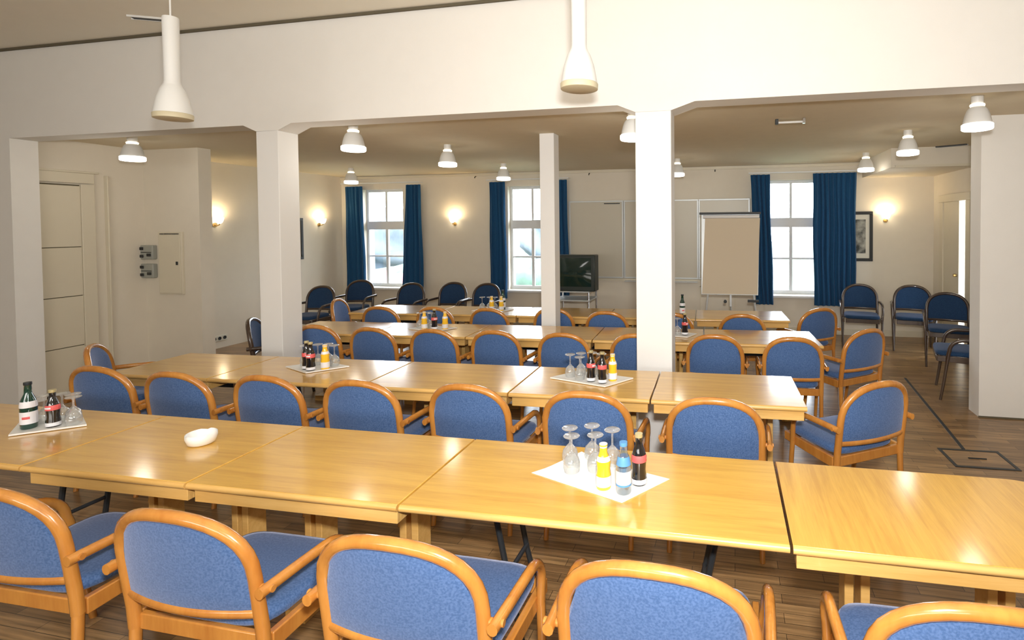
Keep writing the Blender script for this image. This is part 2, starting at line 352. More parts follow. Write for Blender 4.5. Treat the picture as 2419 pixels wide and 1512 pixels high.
# ------------------------------------------------------------------ furniture : tables
def rowframe(Y0, a):
    return lambda X, s, z=0: (X*math.cos(a) - s*math.sin(a), Y0 + X*math.sin(a) + s*math.cos(a), z)
D1 = 0.585
def make_table(fr, a, x0, x1, label, group, apron=True, cross=False, rad=0, lo=0.24):
    xc = (x0 + x1) / 2; w = (x1 - x0) / 2 - 0.0048; base = fr(xc, D1/2)
    t = thing('conference_table' if apron else 'link_table', label, 'table', base, a, group)
    dd = D1/2; th = 0.026
    bm = NB(); yd = dd - 0.006
    if rad:
        out = [(-w, -yd)] + [(w - rad + rad*math.sin(PI/2*i/8), -yd + rad - rad*math.cos(PI/2*i/8)) for i in range(9)] + [(w - rad + rad*math.cos(PI/2*i/8), yd - rad + rad*math.sin(PI/2*i/8)) for i in range(9)] + [(-w, yd)]
        va = [bm.verts.new((x, y, T - th)) for x, y in out]; vb = [bm.verts.new((x, y, T)) for x, y in out]
        bm.faces.new(va[::-1]); bm.faces.new(vb)
        for i in range(len(out)): j = (i + 1) % len(out); bm.faces.new((va[i], va[j], vb[j], vb[i]))
    else: box(bm, -w, w, -yd, yd, T - th, T)
    top = obj('tabletop', bm, 'topY' if cross else 'top', t, bevel=0.002)
    if rad:
        bm = NB(); tube(bm, [(x, y, T - th/2 - 0.0006) for x, y in out], 0.0122, 12); obj('edge_nosing', bm, 'edge', top, smooth=50)
    for s in (-1, 1) if not rad else ():   # rounded nosing strips
        bm = NB()
        pts = []
        for i in range(9):
            an = -PI/2 + PI*i/8
            pts.append((math.cos(an)*0.011, T - th/2 - 0.0005 + math.sin(an)*(th/2 - 0.0005)))
        y = s*(dd - 0.008)
        va = [bm.verts.new((-w, y + s*p[0], p[1])) for p in pts]; vb = [bm.verts.new((w, y + s*p[0], p[1])) for p in pts]
        for i in range(8): bm.faces.new((va[i], vb[i], vb[i+1], va[i+1]))
        bm.faces.new(va); bm.faces.new(vb)
        bm.faces.new((va[0], va[-1], vb[-1], vb[0]))
        obj('edge_nosing', bm, 'edge', top, smooth=50)
    if apron:
        bm = NB(); ya = dd - 0.022; xa = w - 0.012; xr = xa - rad*0.5; z0, z1 = T - th - 0.056, T - th
        box(bm, -xa, xr, -ya, -ya + 0.02, z0, z1); box(bm, -xa, xr, ya - 0.02, ya, z0, z1)
        box(bm, -xa, -xa + 0.02, -ya + 0.02, ya - 0.02, z0, z1); box(bm, xr - 0.02, xr, -ya + 0.02, ya - 0.02, z0, z1)
        obj('apron', bm, 'edge', t, bevel=0.002)
        for s in (-1, 1):
            bm = NB(); px = s*min(lo, w - 0.14)
            box(bm, px - 0.045, px - 0.012, 0.09, 0.19, 0.05, z0 + 0.01); box(bm, px + 0.012, px + 0.045, 0.09, 0.19, 0.05, z0 + 0.01)
            box(bm, px - 0.05, px + 0.05, -0.02, 0.25, 0.0, 0.05); box(bm, px - 0.045, px + 0.045, -ya + 0.03, ya - 0.03, z0 + 0.008, z0 + 0.035)
            obj('leg', bm, 'edge', t, bevel=0.003)
        bm = NB(); box(bm, -min(lo, w - 0.14) + 0.05, min(lo, w - 0.14) - 0.05, 0.12, 0.16, 0.53, 0.58); obj('stretcher', bm, 'metal', t, bevel=0.002)
    else:
        for s in (-1, 1):
            bm = NB(); px = s*(w - 0.30)
            for sy in (-1, 1):
                tube(bm, [(px + s*0.10, 0.10 + sy*0.10, T - th - 0.012), (px + s*0.02, 0.10 + sy*0.10, 0.30), (px - s*0.05, 0.10 + sy*0.11, 0.012)], 0.012, 8)
            tube(bm, [(px + s*0.02, 0.0, 0.32), (px + s*0.02, 0.20, 0.32)], 0.010, 8)
            tube(bm, [(px + s*0.10, -0.25, T - th - 0.012), (px + s*0.10, 0.25, T - th - 0.012)], 0.012, 8)
            obj('leg', bm, 'metal', t)
    return t
A1, A2, A3, A4 = 0.0152, 0.0385, 0.060, 0.059
F1, F2, F3, F4 = rowframe(1.6324, A1), rowframe(2.8855, A2), rowframe(4.345, A3), rowframe(5.445, A4)
G1, G2, G3, G4 = 'tables of the nearest row', 'tables of the second row', 'tables of the third row', 'tables of the rearmost row'
make_table(F1, A1, -4.27, -2.923, 'thin oak link table at left end of nearest row, carrying the green bottle', G1, False)
make_table(F1, A1, -2.923, -2.087, 'oak table of nearest row under the white ashtray', G1)
make_table(F1, A1, -2.087, -1.1725, 'oak table of nearest row between the ashtray table and long link top', G1)
make_table(F1, A1, -1.1725, 0.1705, 'long thin oak link table in nearest row, carrying the blue-labelled water bottle', G1, False)
make_table(F1, A1, 0.1705, 1.21, 'oak table with cross-running grain at right end of nearest row', G1, cross=True, rad=0.18)
make_table(F2, A2, -4.2, -3.393, 'oak table at left end of second row beside the door wall', G2)
make_table(F2, A2, -3.393, -2.28, 'thin oak link table of second row in front of the left pillar', G2, False)
make_table(F2, A2, -2.28, -1.314, 'oak table of second row left of the tray beside the middle pillar', G2)
make_table(F2, A2, -1.314, -0.467, 'oak table of second row carrying tray in front of the middle pillar', G2)
make_table(F2, A2, -0.467, 0.3874, 'oak table at right end of second row', G2)
for i, (a, b, l) in enumerate([(-4.25, -3.30, 'oak table at left end of third row'), (-3.30, -2.35, 'oak table of third row carrying a tray of glasses and juice'),
        (-2.35, -1.20, 'oak table of third row just in front of the slim pillar'), (-1.20, -0.25, 'oak table of third row seen behind the middle pillar'), (-0.25, 0.71, 'oak table at right end of third row')]):
    make_table(F3, A3, a, b, l, G3)
for i, (a, b, l) in enumerate([(-4.37, -3.35, 'oak table at left end of rearmost row'), (-3.35, -2.35, 'oak table of rearmost row carrying a tray of glasses'),
        (-2.35, -1.35, 'oak table of rearmost row behind the slim pillar, near television'), (-1.35, -0.40, 'oak table of rearmost row hidden partly by the middle pillar'), (-0.40, 0.56, 'oak table at right end of rearmost row, before the flip chart')]):
    make_table(F4, A4, a, b, l, G4, lo=0.15 if i == 2 else 0.24)

# ------------------------------------------------------------------ furniture : armchairs
HX = 0.235
def bow(x): return -0.036*(1 - min(1, (x/HX)**2))
def back_y(z): return -0.215 - 0.055*max(0, (z - 0.42))/0.43
def make_chair(label, wd, fb, group):
    t = thing('armchair', label, 'chair', (0,0,0), 0, group)
    path = []
    zc, b, e = 0.632, 0.199, 2.35
    for z in (0.38, 0.46, 0.54, 0.60): path.append((-HX, z))
    for i in range(19):
        th = PI - PI*i/18; c, s = math.cos(th), math.sin(th)
        path.append((HX*math.copysign(abs(c)**(2/e), c), zc + b*abs(s)**(2/e)))
    for z in (0.60, 0.54, 0.46, 0.38): path.append((HX, z))
    bm = NB(); tube(bm, [(x, back_y(z) + bow(x), z) for x, z in path], 0.0192, 12, ry=0.020)
    obj('back_frame', bm, wd, t, smooth=60)
    # upholstered panel
    bm = NB(); NX, NZ = 14, 9; ins = 0.013
    def zt(x): return zc + (b - ins)*(max(0, 1 - (abs(x)/(HX - ins))**e))**(1/e)
    F, R = [], []
    for i in range(NX + 1):
        x = (HX - ins)*(-1 + 2*i/NX); x *= 0.999; fr_, rr_ = [], []
        for j in range(NZ + 1):
            z = 0.518 + (zt(x) - 0.518)*j/NZ; y = back_y(z) + bow(x)
            edge = min(1, min(i, NX - i)/1.5 + 0.25, min(j, NZ - j)/1.5 + 0.25)
            fr_.append(bm.verts.new((x, y + 0.006 + 0.012*edge, z))); rr_.append(bm.verts.new((x, y - 0.004 - 0.006*edge, z)))
        F.append(fr_); R.append(rr_)
    for i in range(NX):
        for j in range(NZ):
            bm.faces.new((F[i][j], F[i+1][j], F[i+1][j+1], F[i][j+1])); bm.faces.new((R[i][j], R[i][j+1], R[i+1][j+1], R[i+1][j]))
    for i in range(NX):
        bm.faces.new((F[i][0], R[i][0], R[i+1][0], F[i+1][0])); bm.faces.new((F[i][NZ], F[i+1][NZ], R[i+1][NZ], R[i][NZ]))
    for j in range(NZ):
        bm.faces.new((F[0][j], F[0][j+1], R[0][j+1], R[0][j])); bm.faces.new((F[NX][j], R[NX][j], R[NX][j+1], F[NX][j+1]))
    obj('backrest', bm, fb, t, smooth=60)
    bm = NB(); tube(bm, [(x, back_y(0.508) + bow(x), 0.508) for x in [HX*(-1 + i/6) for i in range(13)]], 0.014, 8, ry=0.017)
    obj('back_rail', bm, wd, t, smooth=60)
    # seat cushion
    bm = NB(); L = []
    def ring(k, z):
        out = []
        for i in range(32):
            th = 2*PI*i/32; c, s = math.cos(th), math.sin(th)
            x = math.copysign(abs(c)**0.35, c)*(0.230 + 0.012*s)*k; y = 0.005 + math.copysign(abs(s)**0.35, s)*0.212*k
            out.append(bm.verts.new((x, y, z)))
        return out
    rings = [ring(0.96, 0.425), ring(1, 0.435), ring(1, 0.452), ring(0.97, 0.464), ring(0.85, 0.471), ring(0.5, 0.475)]
    for a, b2 in zip(rings, rings[1:]):
        for i in range(32): bm.faces.new((a[i], a[(i+1) % 32], b2[(i+1) % 32], b2[i]))
    bm.faces.new(rings[0][::-1]); bm.faces.new(rings[-1])
    obj('seat', bm, fb, t, smooth=60)
    for s in (-1, 1):
        bm = NB(); x = s*0.240
        hexa(bm, [(x - 0.012, -0.20, 0.365), (x + 0.012, -0.20, 0.365), (x + 0.012 + s*0.006, 0.205, 0.375), (x - 0.012 + s*0.006, 0.205, 0.375),
                  (x - 0.012, -0.20, 0.425), (x + 0.012, -0.20, 0.425), (x + 0.012 + s*0.006, 0.205, 0.428), (x - 0.012 + s*0.006, 0.205, 0.428)])
        obj('seat_rail', bm, wd, t, bevel=0.004)
    for y in (-0.205, 0.200):
        bm = NB(); box(bm, -0.22, 0.22, y - 0.011, y + 0.011, 0.37, 0.425); obj('seat_rail', bm, wd, t, bevel=0.004)
    for s in (-1, 1):
        bm = NB(); pts = [(s*0.272, -0.268, 0.600), (s*0.273, -0.22, 0.600), (s*0.276, -0.12, 0.600), (s*0.278, -0.02, 0.598)]
        for i in range(1, 8):
            an = PI/2*i/7; pts.append((s*(0.278 - 0.006*i/7), -0.02 + 0.125*math.sin(an), 0.598 - 0.11*(1 - math.cos(an))))
        pts += [(s*0.268, 0.112, 0.46), (s*0.264, 0.118, 0.40)]
        tube(bm, pts, 0.0150, 10, ry=0.018); obj('armrest', bm, wd, t, smooth=60)
        bm = NB(); tube(bm, [(s*0.264, 0.118, 0.405), (s*0.258, 0.145, 0.20), (s*0.252, 0.175, 0.0)], [0.0155, 0.015, 0.013], 10); obj('leg', bm, wd, t, smooth=60)
        bm = NB(); tube(bm, [(s*HX, back_y(0.384), 0.384), (s*HX, -0.222, 0.20), (s*(HX + 0.002), -0.25, 0.0)], [0.0175, 0.0165, 0.014], 10); obj('leg', bm, wd, t, smooth=60)
        bm = NB(); tube(bm, [(s*(HX - 0.005), -0.238, 0.600), (s*0.292, -0.236, 0.600)], 0.011, 10); obj('arm_peg', bm, wd, t, smooth=60)
    return t
ORD = ['leftmost', 'second from left', 'third from left', 'fourth from left', 'fifth from left', 'sixth from left', 'seventh from left', 'rightmost']
chairs = {}
def put(kind, x, y, rot, label, group, sx=1.0):
    """x,y = top centre of the back arch on the floor plan, rot = facing angle (0 faces the far wall)"""
    ty = -0.300
    lx = x - (-math.sin(rot))*ty; ly = y - math.cos(rot)*ty
    if kind not in chairs:
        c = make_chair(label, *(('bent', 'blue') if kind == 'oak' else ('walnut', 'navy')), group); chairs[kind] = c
        c.location = (lx, ly, 0); c.rotation_euler.z = rot; c.scale.x = sx; return c
    r = dup(chairs[kind], (lx, ly, 0), rot, label, group); r.scale.x = sx; return r
R = math.radians
g = 'blue armchairs along the nearest table row'
for i, (x, y, a) in enumerate([(-2.50, 1.265, 1), (-1.722, 1.264, 0), (-0.958, 1.270, 0), (-0.210, 1.297, -1), (0.585, 1.30, 1)]):
    nm = ['cut by the left picture edge', 'second from left', 'third from left', 'fourth from left', 'cut by the lower right corner'][i]
    put('oak', x, y, R(a), 'blue bentwood armchair nearest the camera, ' + nm, g, 1.10)
g = 'blue armchairs along the second table row'
for i, (x, y) in enumerate([(-3.989, 2.521), (-3.361, 2.508), (-2.741, 2.546), (-2.115, 2.557), (-1.462, 2.602), (-0.776, 2.60), (-0.10, 2.621)]):
    nm = ['leftmost, behind the bottle tray', 'second from left', 'third from left', 'fourth from left', 'fifth from left', 'sixth from left, behind the stemmed glasses', 'rightmost'][i]
    put('oak', x, y, R([2, 1, 0, 1, -1, 0, 0][i]), 'blue bentwood armchair of second row, ' + nm, g)
put('oak', 0.795, 3.06, R(33), 'blue bentwood armchair turned sideways at right end of second table row', 'blue armchairs at the table ends')
put('oak', -4.74, 2.99, R(-46), 'blue bentwood armchair seen edge-on at left end of second table row', 'blue armchairs at the table ends')
g = 'blue armchairs along the third table row'
for i, (x, y) in enumerate([(-3.67, 3.95), (-3.098, 3.93), (-2.525, 3.955), (-1.971, 3.994), (-1.372, 3.992), (-0.77, 4.06), (-0.154, 4.135), (0.446, 4.141)]):
    nm = ['leftmost, beside the left pillar', 'second from left', 'third from left', 'fourth from left', 'fifth from left, behind a tray', 'half hidden by the middle pillar', 'just right of the middle pillar', 'rightmost'][i]
    put('oak', x, y, R([0, 1, 0, 0, -1, 0, 0, 1][i]), 'blue bentwood armchair of third row, ' + nm, g, 0.92)
put('oak', 1.09, 4.57, R(38), 'blue bentwood armchair turned sideways at right end of third table row', 'blue armchairs at the table ends')
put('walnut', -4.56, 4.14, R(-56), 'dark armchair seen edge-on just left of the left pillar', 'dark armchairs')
g = 'blue armchairs along the rearmost table row'
for i, (x, y) in enumerate([(-3.81, 4.98), (-3.19, 5.04), (-2.565, 5.06), (-1.88, 5.172), (-1.274, 5.07), (-0.62, 5.09), (0.074, 5.118)]):
    nm = ['leftmost', 'behind the third-row tray', 'left of the slim pillar', 'half hidden by the slim pillar', 'below the television', 'mostly hidden behind the middle pillar', 'below the flip chart'][i]
    put('oak', x, y, R([2, 0, -1, 0, 0, 0, 0][i]), 'blue bentwood armchair of rearmost row, ' + nm, g, 0.92)
put('oak', 0.875, 5.613, R(32), 'blue bentwood armchair turned sideways at right end of rearmost table row', 'blue armchairs at the table ends')
put('oak', -4.72, 5.42, R(-70), 'blue bentwood armchair turned sideways at left end of rearmost table row', 'blue armchairs at the table ends')
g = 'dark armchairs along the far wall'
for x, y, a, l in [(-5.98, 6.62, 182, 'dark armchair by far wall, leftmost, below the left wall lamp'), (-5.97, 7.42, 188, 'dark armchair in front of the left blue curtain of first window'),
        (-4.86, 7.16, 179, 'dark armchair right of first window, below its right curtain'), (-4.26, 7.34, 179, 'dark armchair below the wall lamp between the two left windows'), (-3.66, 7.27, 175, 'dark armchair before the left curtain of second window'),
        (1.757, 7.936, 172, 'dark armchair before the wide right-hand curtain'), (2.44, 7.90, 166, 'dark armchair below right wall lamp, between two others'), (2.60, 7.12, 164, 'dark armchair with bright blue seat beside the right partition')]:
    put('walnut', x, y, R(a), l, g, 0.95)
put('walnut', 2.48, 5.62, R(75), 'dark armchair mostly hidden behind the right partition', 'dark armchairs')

# ------------------------------------------------------------------ curtains
def curtain(x0t, x1t, x0b, x1b, z0, z1, label, folds):
    k = (YF - 0.13)/YF
    sc = lambda x: x*k
    bm = NB(); n = folds*10; rows = 14; F, B = [], []
    for j in range(rows + 1):
        v = j/rows; fr, br = [], []
        for i in range(n + 1):
            u = i/n; a = x0t + (x1t - x0t)*u; b = x0b + (x1b - x0b)*u
            x = sc(a*v + b*(1 - v)) + 0.006*math.sin(9*v + 5*u); ph = 2*PI*folds*u
            y = YF - 0.13 + (0.026 - 0.008*v)*math.sin(ph + 0.6*math.sin(3*v)) + 0.008*math.sin(2.3*ph + v)
            z = z0 + (z1 - z0)*v
            fr.append(bm.verts.new((x, y - 0.002, z))); br.append(bm.verts.new((x, y + 0.002, z)))
        F.append(fr); B.append(br)
    for j in range(rows):
        for i in range(n):
            bm.faces.new((F[j][i], F[j][i+1], F[j+1][i+1], F[j+1][i])); bm.faces.new((B[j][i], B[j+1][i], B[j+1][i+1], B[j][i+1]))
        bm.faces.new((F[j][0], F[j+1][0], B[j+1][0], B[j][0])); bm.faces.new((F[j][n], B[j][n], B[j+1][n], F[j+1][n]))
    for i in range(n):
        bm.faces.new((F[0][i], B[0][i], B[0][i+1], F[0][i+1])); bm.faces.new((F[rows][i], F[rows][i+1], B[rows][i+1], B[rows][i]))
    tag(obj('curtain', bm, 'curtain', smooth=80), label, 'curtain', 'blue window curtains')
curtain(-7.13, -6.77, -7.13, -6.72, 0.44, 2.45, 'blue curtain hanging left of first window', 4)
curtain(-5.86, -5.57, -5.98, -5.53, 0.44, 2.46, 'blue curtain hanging right of first window', 4)
curtain(-4.22, -3.93, -4.22, -3.90, 0.46, 2.47, 'narrow blue curtain left of second window', 4)
curtain(-3.12, -2.80, -3.12, -2.76, 0.44, 2.48, 'blue curtain right of slim pillar, above the television', 4)
curtain(0.25, 0.545, 0.335, 0.61, 0.46, 2.48, 'narrow blue curtain behind the flip chart', 4)
curtain(1.19, 1.82, 1.215, 1.825, 0.46, 2.48, 'wide blue curtain beside the framed picture', 8)
for k, (a, b) in enumerate([(-7.1, -5.5), (-4.2, -2.72), (0.22, 1.80)]):
    bm = NB(); box(bm, a, b, YF - 0.145, YF - 0.125, 2.495, 2.515)
    for x in (a + 0.02, b - 0.02): box(bm, x - 0.008, x + 0.008, YF - 0.13, YF, 2.50, 2.512)
    tag(obj('curtain_rail', bm, 'winwhite'), 'white curtain rail above the ' + ['first window from the left', 'second window, crossing the slim pillar', 'right-hand window'][k], 'curtain rail', 'curtain rails')

# ------------------------------------------------------------------ lamps
def rear_lamp(x, y, label, first=[None]):
    if first[0] is None:
        t = thing('ceiling_lamp', label, 'lamp', (x, y, Z2), 0, 'bell shaped ceiling lamps in the rear room')
        bm = NB(); lathe(bm, [(0.040, 0), (0.040, -0.045), (0.036, -0.055)], 20); obj('canopy', bm, 'lampwhite', t)
        bm = NB(); lathe(bm, [(0.046, -0.058), (0.050, -0.066), (0.046, -0.078)], 20); obj('neck_ring', bm, 'ringglow', t)
        bm = NB(); lathe(bm, [(0.042, -0.078), (0.052, -0.084), (0.066, -0.100), (0.078, -0.130), (0.087, -0.165), (0.093, -0.200), (0.094, -0.205)], 28); obj('lamp_shade', bm, 'lampwhite', t, smooth=60)
        bm = NB(); lathe(bm, [(0.096, -0.203), (0.102, -0.208), (0.102, -0.240), (0.096, -0.247), (0.08, -0.250)], 28); obj('diffuser', bm, 'lampglow', t, smooth=60)
        l = bpy.data.lights.new('bulb', 'POINT'); l.energy = 2.2; l.color = (1, 0.93, 0.82); l.shadow_soft_size = 0.07
        lo = bpy.data.objects.new('bulb', l); C.objects.link(lo); lo.parent = t; lo.location = (0, 0, -0.33)
        first[0] = t; return t
    return dup(first[0], (x, y, Z2), 0, label)
for (x, y, l) in [(-5.945, 4.148, 'white bell lamp on ceiling above the door wall, leftmost'), (-3.355, 4.099, 'white bell lamp nearest in the middle opening'), (-0.80, 4.12, 'white bell lamp cut off by the middle pillar'),
        (1.749, 4.268, 'largest white bell lamp beside the right partition'), (-3.204, 5.411, 'white bell lamp above the wall lamp between left windows'),
        (1.707, 5.684, 'white bell lamp in front of the ceiling bulkhead'), (-5.939, 7.188, 'small white bell lamp in front of the first window'),
        (-3.38, 7.25, 'smallest white bell lamp above the second window'), (-0.788, 7.343, 'white bell lamp just right of middle pillar'), (1.70, 7.35, 'white bell lamp above the wide blue curtain')]:
    rear_lamp(x, y, l)
def pendant(x, y, z, ztop, label):
    t = thing('pendant_lamp', label, 'lamp', (x, y, z), 0, 'tall pendant lamps in the front room')
    bm = NB(); lathe(bm, [(0.040, ztop - z), (0.042, ztop - z - 0.01), (0.040, 0.30), (0.040, 0.225), (0.046, 0.205)], 24); obj('stem_tube', bm, 'lampwhite', t, smooth=60)
    bm = NB(); lathe(bm, [(0.046, 0.205), (0.062, 0.175), (0.080, 0.12), (0.090, 0.07), (0.096, 0.03)], 28); obj('lamp_shade', bm, 'lampwhite', t, smooth=60)
    bm = NB(); lathe(bm, [(0.097, 0.03), (0.100, 0.026), (0.098, 0.0), (0.09, -0.003)], 28); obj('diffuser', bm, 'lampband', t, smooth=60)
    bm = NB(); tube(bm, [(0, 0, ztop - z - 0.005), (0, 0, Z1 - z - 0.02)], 0.005, 8); obj('cable', bm, 'lampwhite', t)
    bm = NB(); lathe(bm, [(0.05, Z1 - z), (0.05, Z1 - z - 0.02), (0.02, Z1 - z - 0.035)], 20); obj('canopy', bm, 'lampwhite', t)
pendant(-3.36, 2.57, 2.385, 3.00, 'tall white pendant lamp hanging at left against the beam')
pendant(-0.80, 2.65, 2.435, 3.05, 'tall white pendant lamp hanging in front of the beam centre')

def sconce(x, y, rot, label):
    t = thing('wall_lamp', label, 'wall lamp', (x, y, 1.755), rot, 'small uplight wall lamps')   # local -Y points into the room
    bm = NB(); lathe(bm, [(0, 0), (0.032, 0), (0.032, 0.012), (0, 0.012)], 16); o = obj('backplate', bm, 'brass', t); o.rotation_euler = (PI/2, 0, 0)
    bm = NB(); tube(bm, [(0, -0.01, 0), (0, -0.05, -0.012), (0, -0.085, 0.002), (0, -0.085, 0.02)], 0.007, 8); obj('lamp_arm', bm, 'brass', t)
    bm = NB(); lathe(bm, [(0.016, 0.02), (0.034, 0.035), (0.046, 0.065), (0.055, 0.105), (0.052, 0.105), (0.043, 0.067), (0.031, 0.04), (0, 0.028)], 20, 0, -0.085, 0, close=False); obj('lamp_shade', bm, 'sconce', t, smooth=60)
    l = bpy.data.lights.new('bulb', 'POINT'); l.energy = 4.2; l.color = (1, 0.76, 0.45); l.shadow_soft_size = 0.03
    lo = bpy.data.objects.new('bulb', l); C.objects.link(lo); lo.parent = t; lo.location = (0, -0.085, 0.10)
sconce(XLW + 0.001, 6.02, PI/2, 'small wall lamp glowing left of the left pillar')
sconce(XLW + 0.001, 7.90, PI/2, 'small wall lamp glowing beside the framed picture at left corner')
sconce(-4.884, YF - 0.001, 0, 'small wall lamp glowing between the two left windows')
sconce(2.235, YF - 0.001, 0, 'small wall lamp glowing right of the wide blue curtain')

# ------------------------------------------------------------------ things on the walls and ceilings
def frame(nm, w, h, loc, rot, label):
    t = thing('framed_picture', label, 'picture', loc, rot, None)
    bm = NB(); s = 0.045
    box(bm, -w/2, w/2, -0.025, 0, -h/2, -h/2 + s); box(bm, -w/2, w/2, -0.025, 0, h/2 - s, h/2); box(bm, -w/2, -w/2 + s, -0.025, 0, -h/2 + s, h/2 - s); box(bm, w/2 - s, w/2, -0.025, 0, -h/2 + s, h/2 - s)
    obj('picture_frame', bm, 'dark', t, bevel=0.003)
    bm = NB(); box(bm, -w/2 + s, w/2 - s, -0.010, 0, -h/2 + s, h/2 - s); obj('mount', bm, 'mat', t)
    bm = NB(); box(bm, -w/2 + 0.10, w/2 - 0.10, -0.012, -0.010, -h/2 + 0.12, h/2 - 0.12); obj('print', bm, 'print', t)
frame('a', 0.52, 0.755, (1.795, YF - 0.001, 1.515), 0, 'black framed picture with white mount beside the wide curtain')
frame('b', 0.60, 0.70, (XLW + 0.001, 7.235, 1.52), PI/2, 'black framed picture showing its edge beside the left pillar')
def switchbox(z, label):
    t = thing('switch_box', label, 'switch', (-6.803, YK - 0.001, z), 0, 'grey switch boxes')
    bm = NB(); box(bm, -0.11, 0.11, -0.055, 0, -0.083, 0.083); obj('housing', bm, 'greybox', t, bevel=0.01)
    for i, (x, zz) in enumerate(((-0.05, 0.045), (0.06, -0.03), (-0.05, -0.045))):
        bm = NB(); box(bm, x - 0.028, x + 0.028, -0.066, -0.055, zz - 0.017, zz + 0.017); obj('rocker', bm, 'dark', t, bevel=0.004)
    bm = NB(); box(bm, -0.06, 0.09, -0.058, -0.055, -0.004, 0.004); obj('cover_seam', bm, 'metal', t)
switchbox(1.432, 'grey switch box, upper of the pair on the stub wall')
switchbox(1.213, 'grey switch box, lower of the pair on the stub wall')
t = thing('fuse_cabinet', 'tall beige fuse cabinet with small lock on the stub wall', 'cabinet', (-6.47, YK - 0.001, 1.306))
bm = NB(); box(bm, -0.17, 0.17, -0.03, 0, -0.365, 0.365); obj('body', bm, 'paint', t, bevel=0.004)
bm = NB(); box(bm, -0.155, 0.155, -0.038, -0.03, -0.35, 0.33); door = obj('door', bm, M['paint'], t, bevel=0.003)
bm = NB(); box(bm, 0.10, 0.125, -0.048, -0.038, -0.02, 0.02); obj('lock', bm, 'dark', door, bevel=0.003)
bm = NB(); [box(bm, -0.13 + i*0.02, -0.12 + i*0.02, -0.040, -0.038, 0.335, 0.35) for i in range(14)]; obj('vent_slots', bm, 'dark', t)
t = thing('wall_socket', 'triple wall socket low on the far left wall', 'socket', (XLW + 0.001, 6.04, 0.14), PI/2)
bm = NB(); box(bm, -0.12, 0.12, -0.012, 0, -0.04, 0.04); obj('socket_frame', bm, 'mat', t, bevel=0.004)
for i in range(3):
    bm = NB(); lathe(bm, [(0, 0), (0.024, 0), (0.024, 0.004), (0.018, 0.002), (0, 0.002)], 14); o = obj('socket_insert', bm, 'dark', t); o.location = ((i - 1)*0.075, -0.013, 0); o.rotation_euler = (PI/2, 0, 0)
# folding whiteboard on the far wall
t = thing('folding_whiteboard', 'wide folding whiteboard with metal frames on far wall', 'whiteboard', (-1.18, YF - 0.001, 0.83))
for a, b, dy in ((-1.56, -0.625, 0.03), (-0.62, 0.61, 0.012), (0.615, 1.42, 0.03)):
    bm = NB(); box(bm, a + 0.02, b - 0.02, -dy - 0.01, -dy + 0.005 if dy > 0.02 else 0, 0.02, 1.27); pnl = obj('board_panel', bm, 'board', t)
    bm = NB(); s = 0.022; y0, y1 = -dy - 0.016, -dy + 0.008
    box(bm, a, b, y0, y1, 0, s); box(bm, a, b, y0, y1, 1.29 - s, 1.29); box(bm, a, a + s, y0, y1, s, 1.29 - s); box(bm, b - s, b, y0, y1, s, 1.29 - s)
    obj('metal_frame', bm, 'silver', pnl, bevel=0.002)
bm = NB(); box(bm, -0.95, -0.68, -0.052, -0.041, 1.235, 1.25); obj('magnet_strip', bm, 'dark', t)
bm = NB(); box(bm, -0.6, 0.6, -0.10, -0.005, -0.05, -0.035); obj('pen_tray', bm, 'silver', t, bevel=0.003)
# ceiling details
t = thing('ceiling_vent', 'dark slot vent in the front ceiling behind left pendant', 'vent', (-4.635, 3.40, Z1), R(28))
bm = NB(); box(bm, -0.13, 0.13, -0.028, 0.028, -0.012, 0); obj('slot', bm, 'dark', t)
bm = NB(); box(bm, -0.15, 0.15, 0.028, 0.034, -0.015, 0); box(bm, -0.15, 0.15, -0.034, -0.028, -0.015, 0); obj('slot_frame', bm, 'lampwhite', t)
t = thing('ceiling_vent', 'dark slot vent in the rear ceiling beside the bulkhead', 'vent', (2.55, 6.90, Z2), R(-28))
bm = NB(); box(bm, -0.16, 0.16, -0.03, 0.03, -0.012, 0); obj('slot', bm, 'dark', t)
bm = NB(); box(bm, -0.17, 0.17, 0.03, 0.036, -0.015, 0); obj('slot_frame', bm, 'lampwhite', t)
t = thing('ceiling_bracket', 'small chrome bar with two mounts on rear ceiling', 'ceiling fitting', (0.485, 4.80, Z2))
bm = NB(); tube(bm, [(-0.11, 0, -0.030), (0.11, 0, -0.030)], 0.010, 10); obj('bar', bm, 'lampwhite', t)
for s in (-1, 1):
    bm = NB(); box(bm, s*0.115 - 0.013, s*0.115 + 0.013, -0.02, 0.02, -0.045, 0); obj('mount', bm, 'dark' if s < 0 else 'chrome', t, bevel=0.003)
for x, l in ((-4.45, 'tiny dark hook under the far cornice above the left wall lamp'), (-2.38, 'tiny dark hook under the far cornice right of the slim pillar'), (-0.30, 'tiny dark hook under the far cornice right of the middle pillar')):
    bm = NB(); tube(bm, [(0, 0, 0), (0, -0.03, -0.005), (0, -0.05, -0.03)], 0.008, 8); tag(obj('picture_hook', bm, 'dark', loc=(x, YF - 0.03, Z2 - 0.06)), l, 'hook', 'hooks under the far cornice')

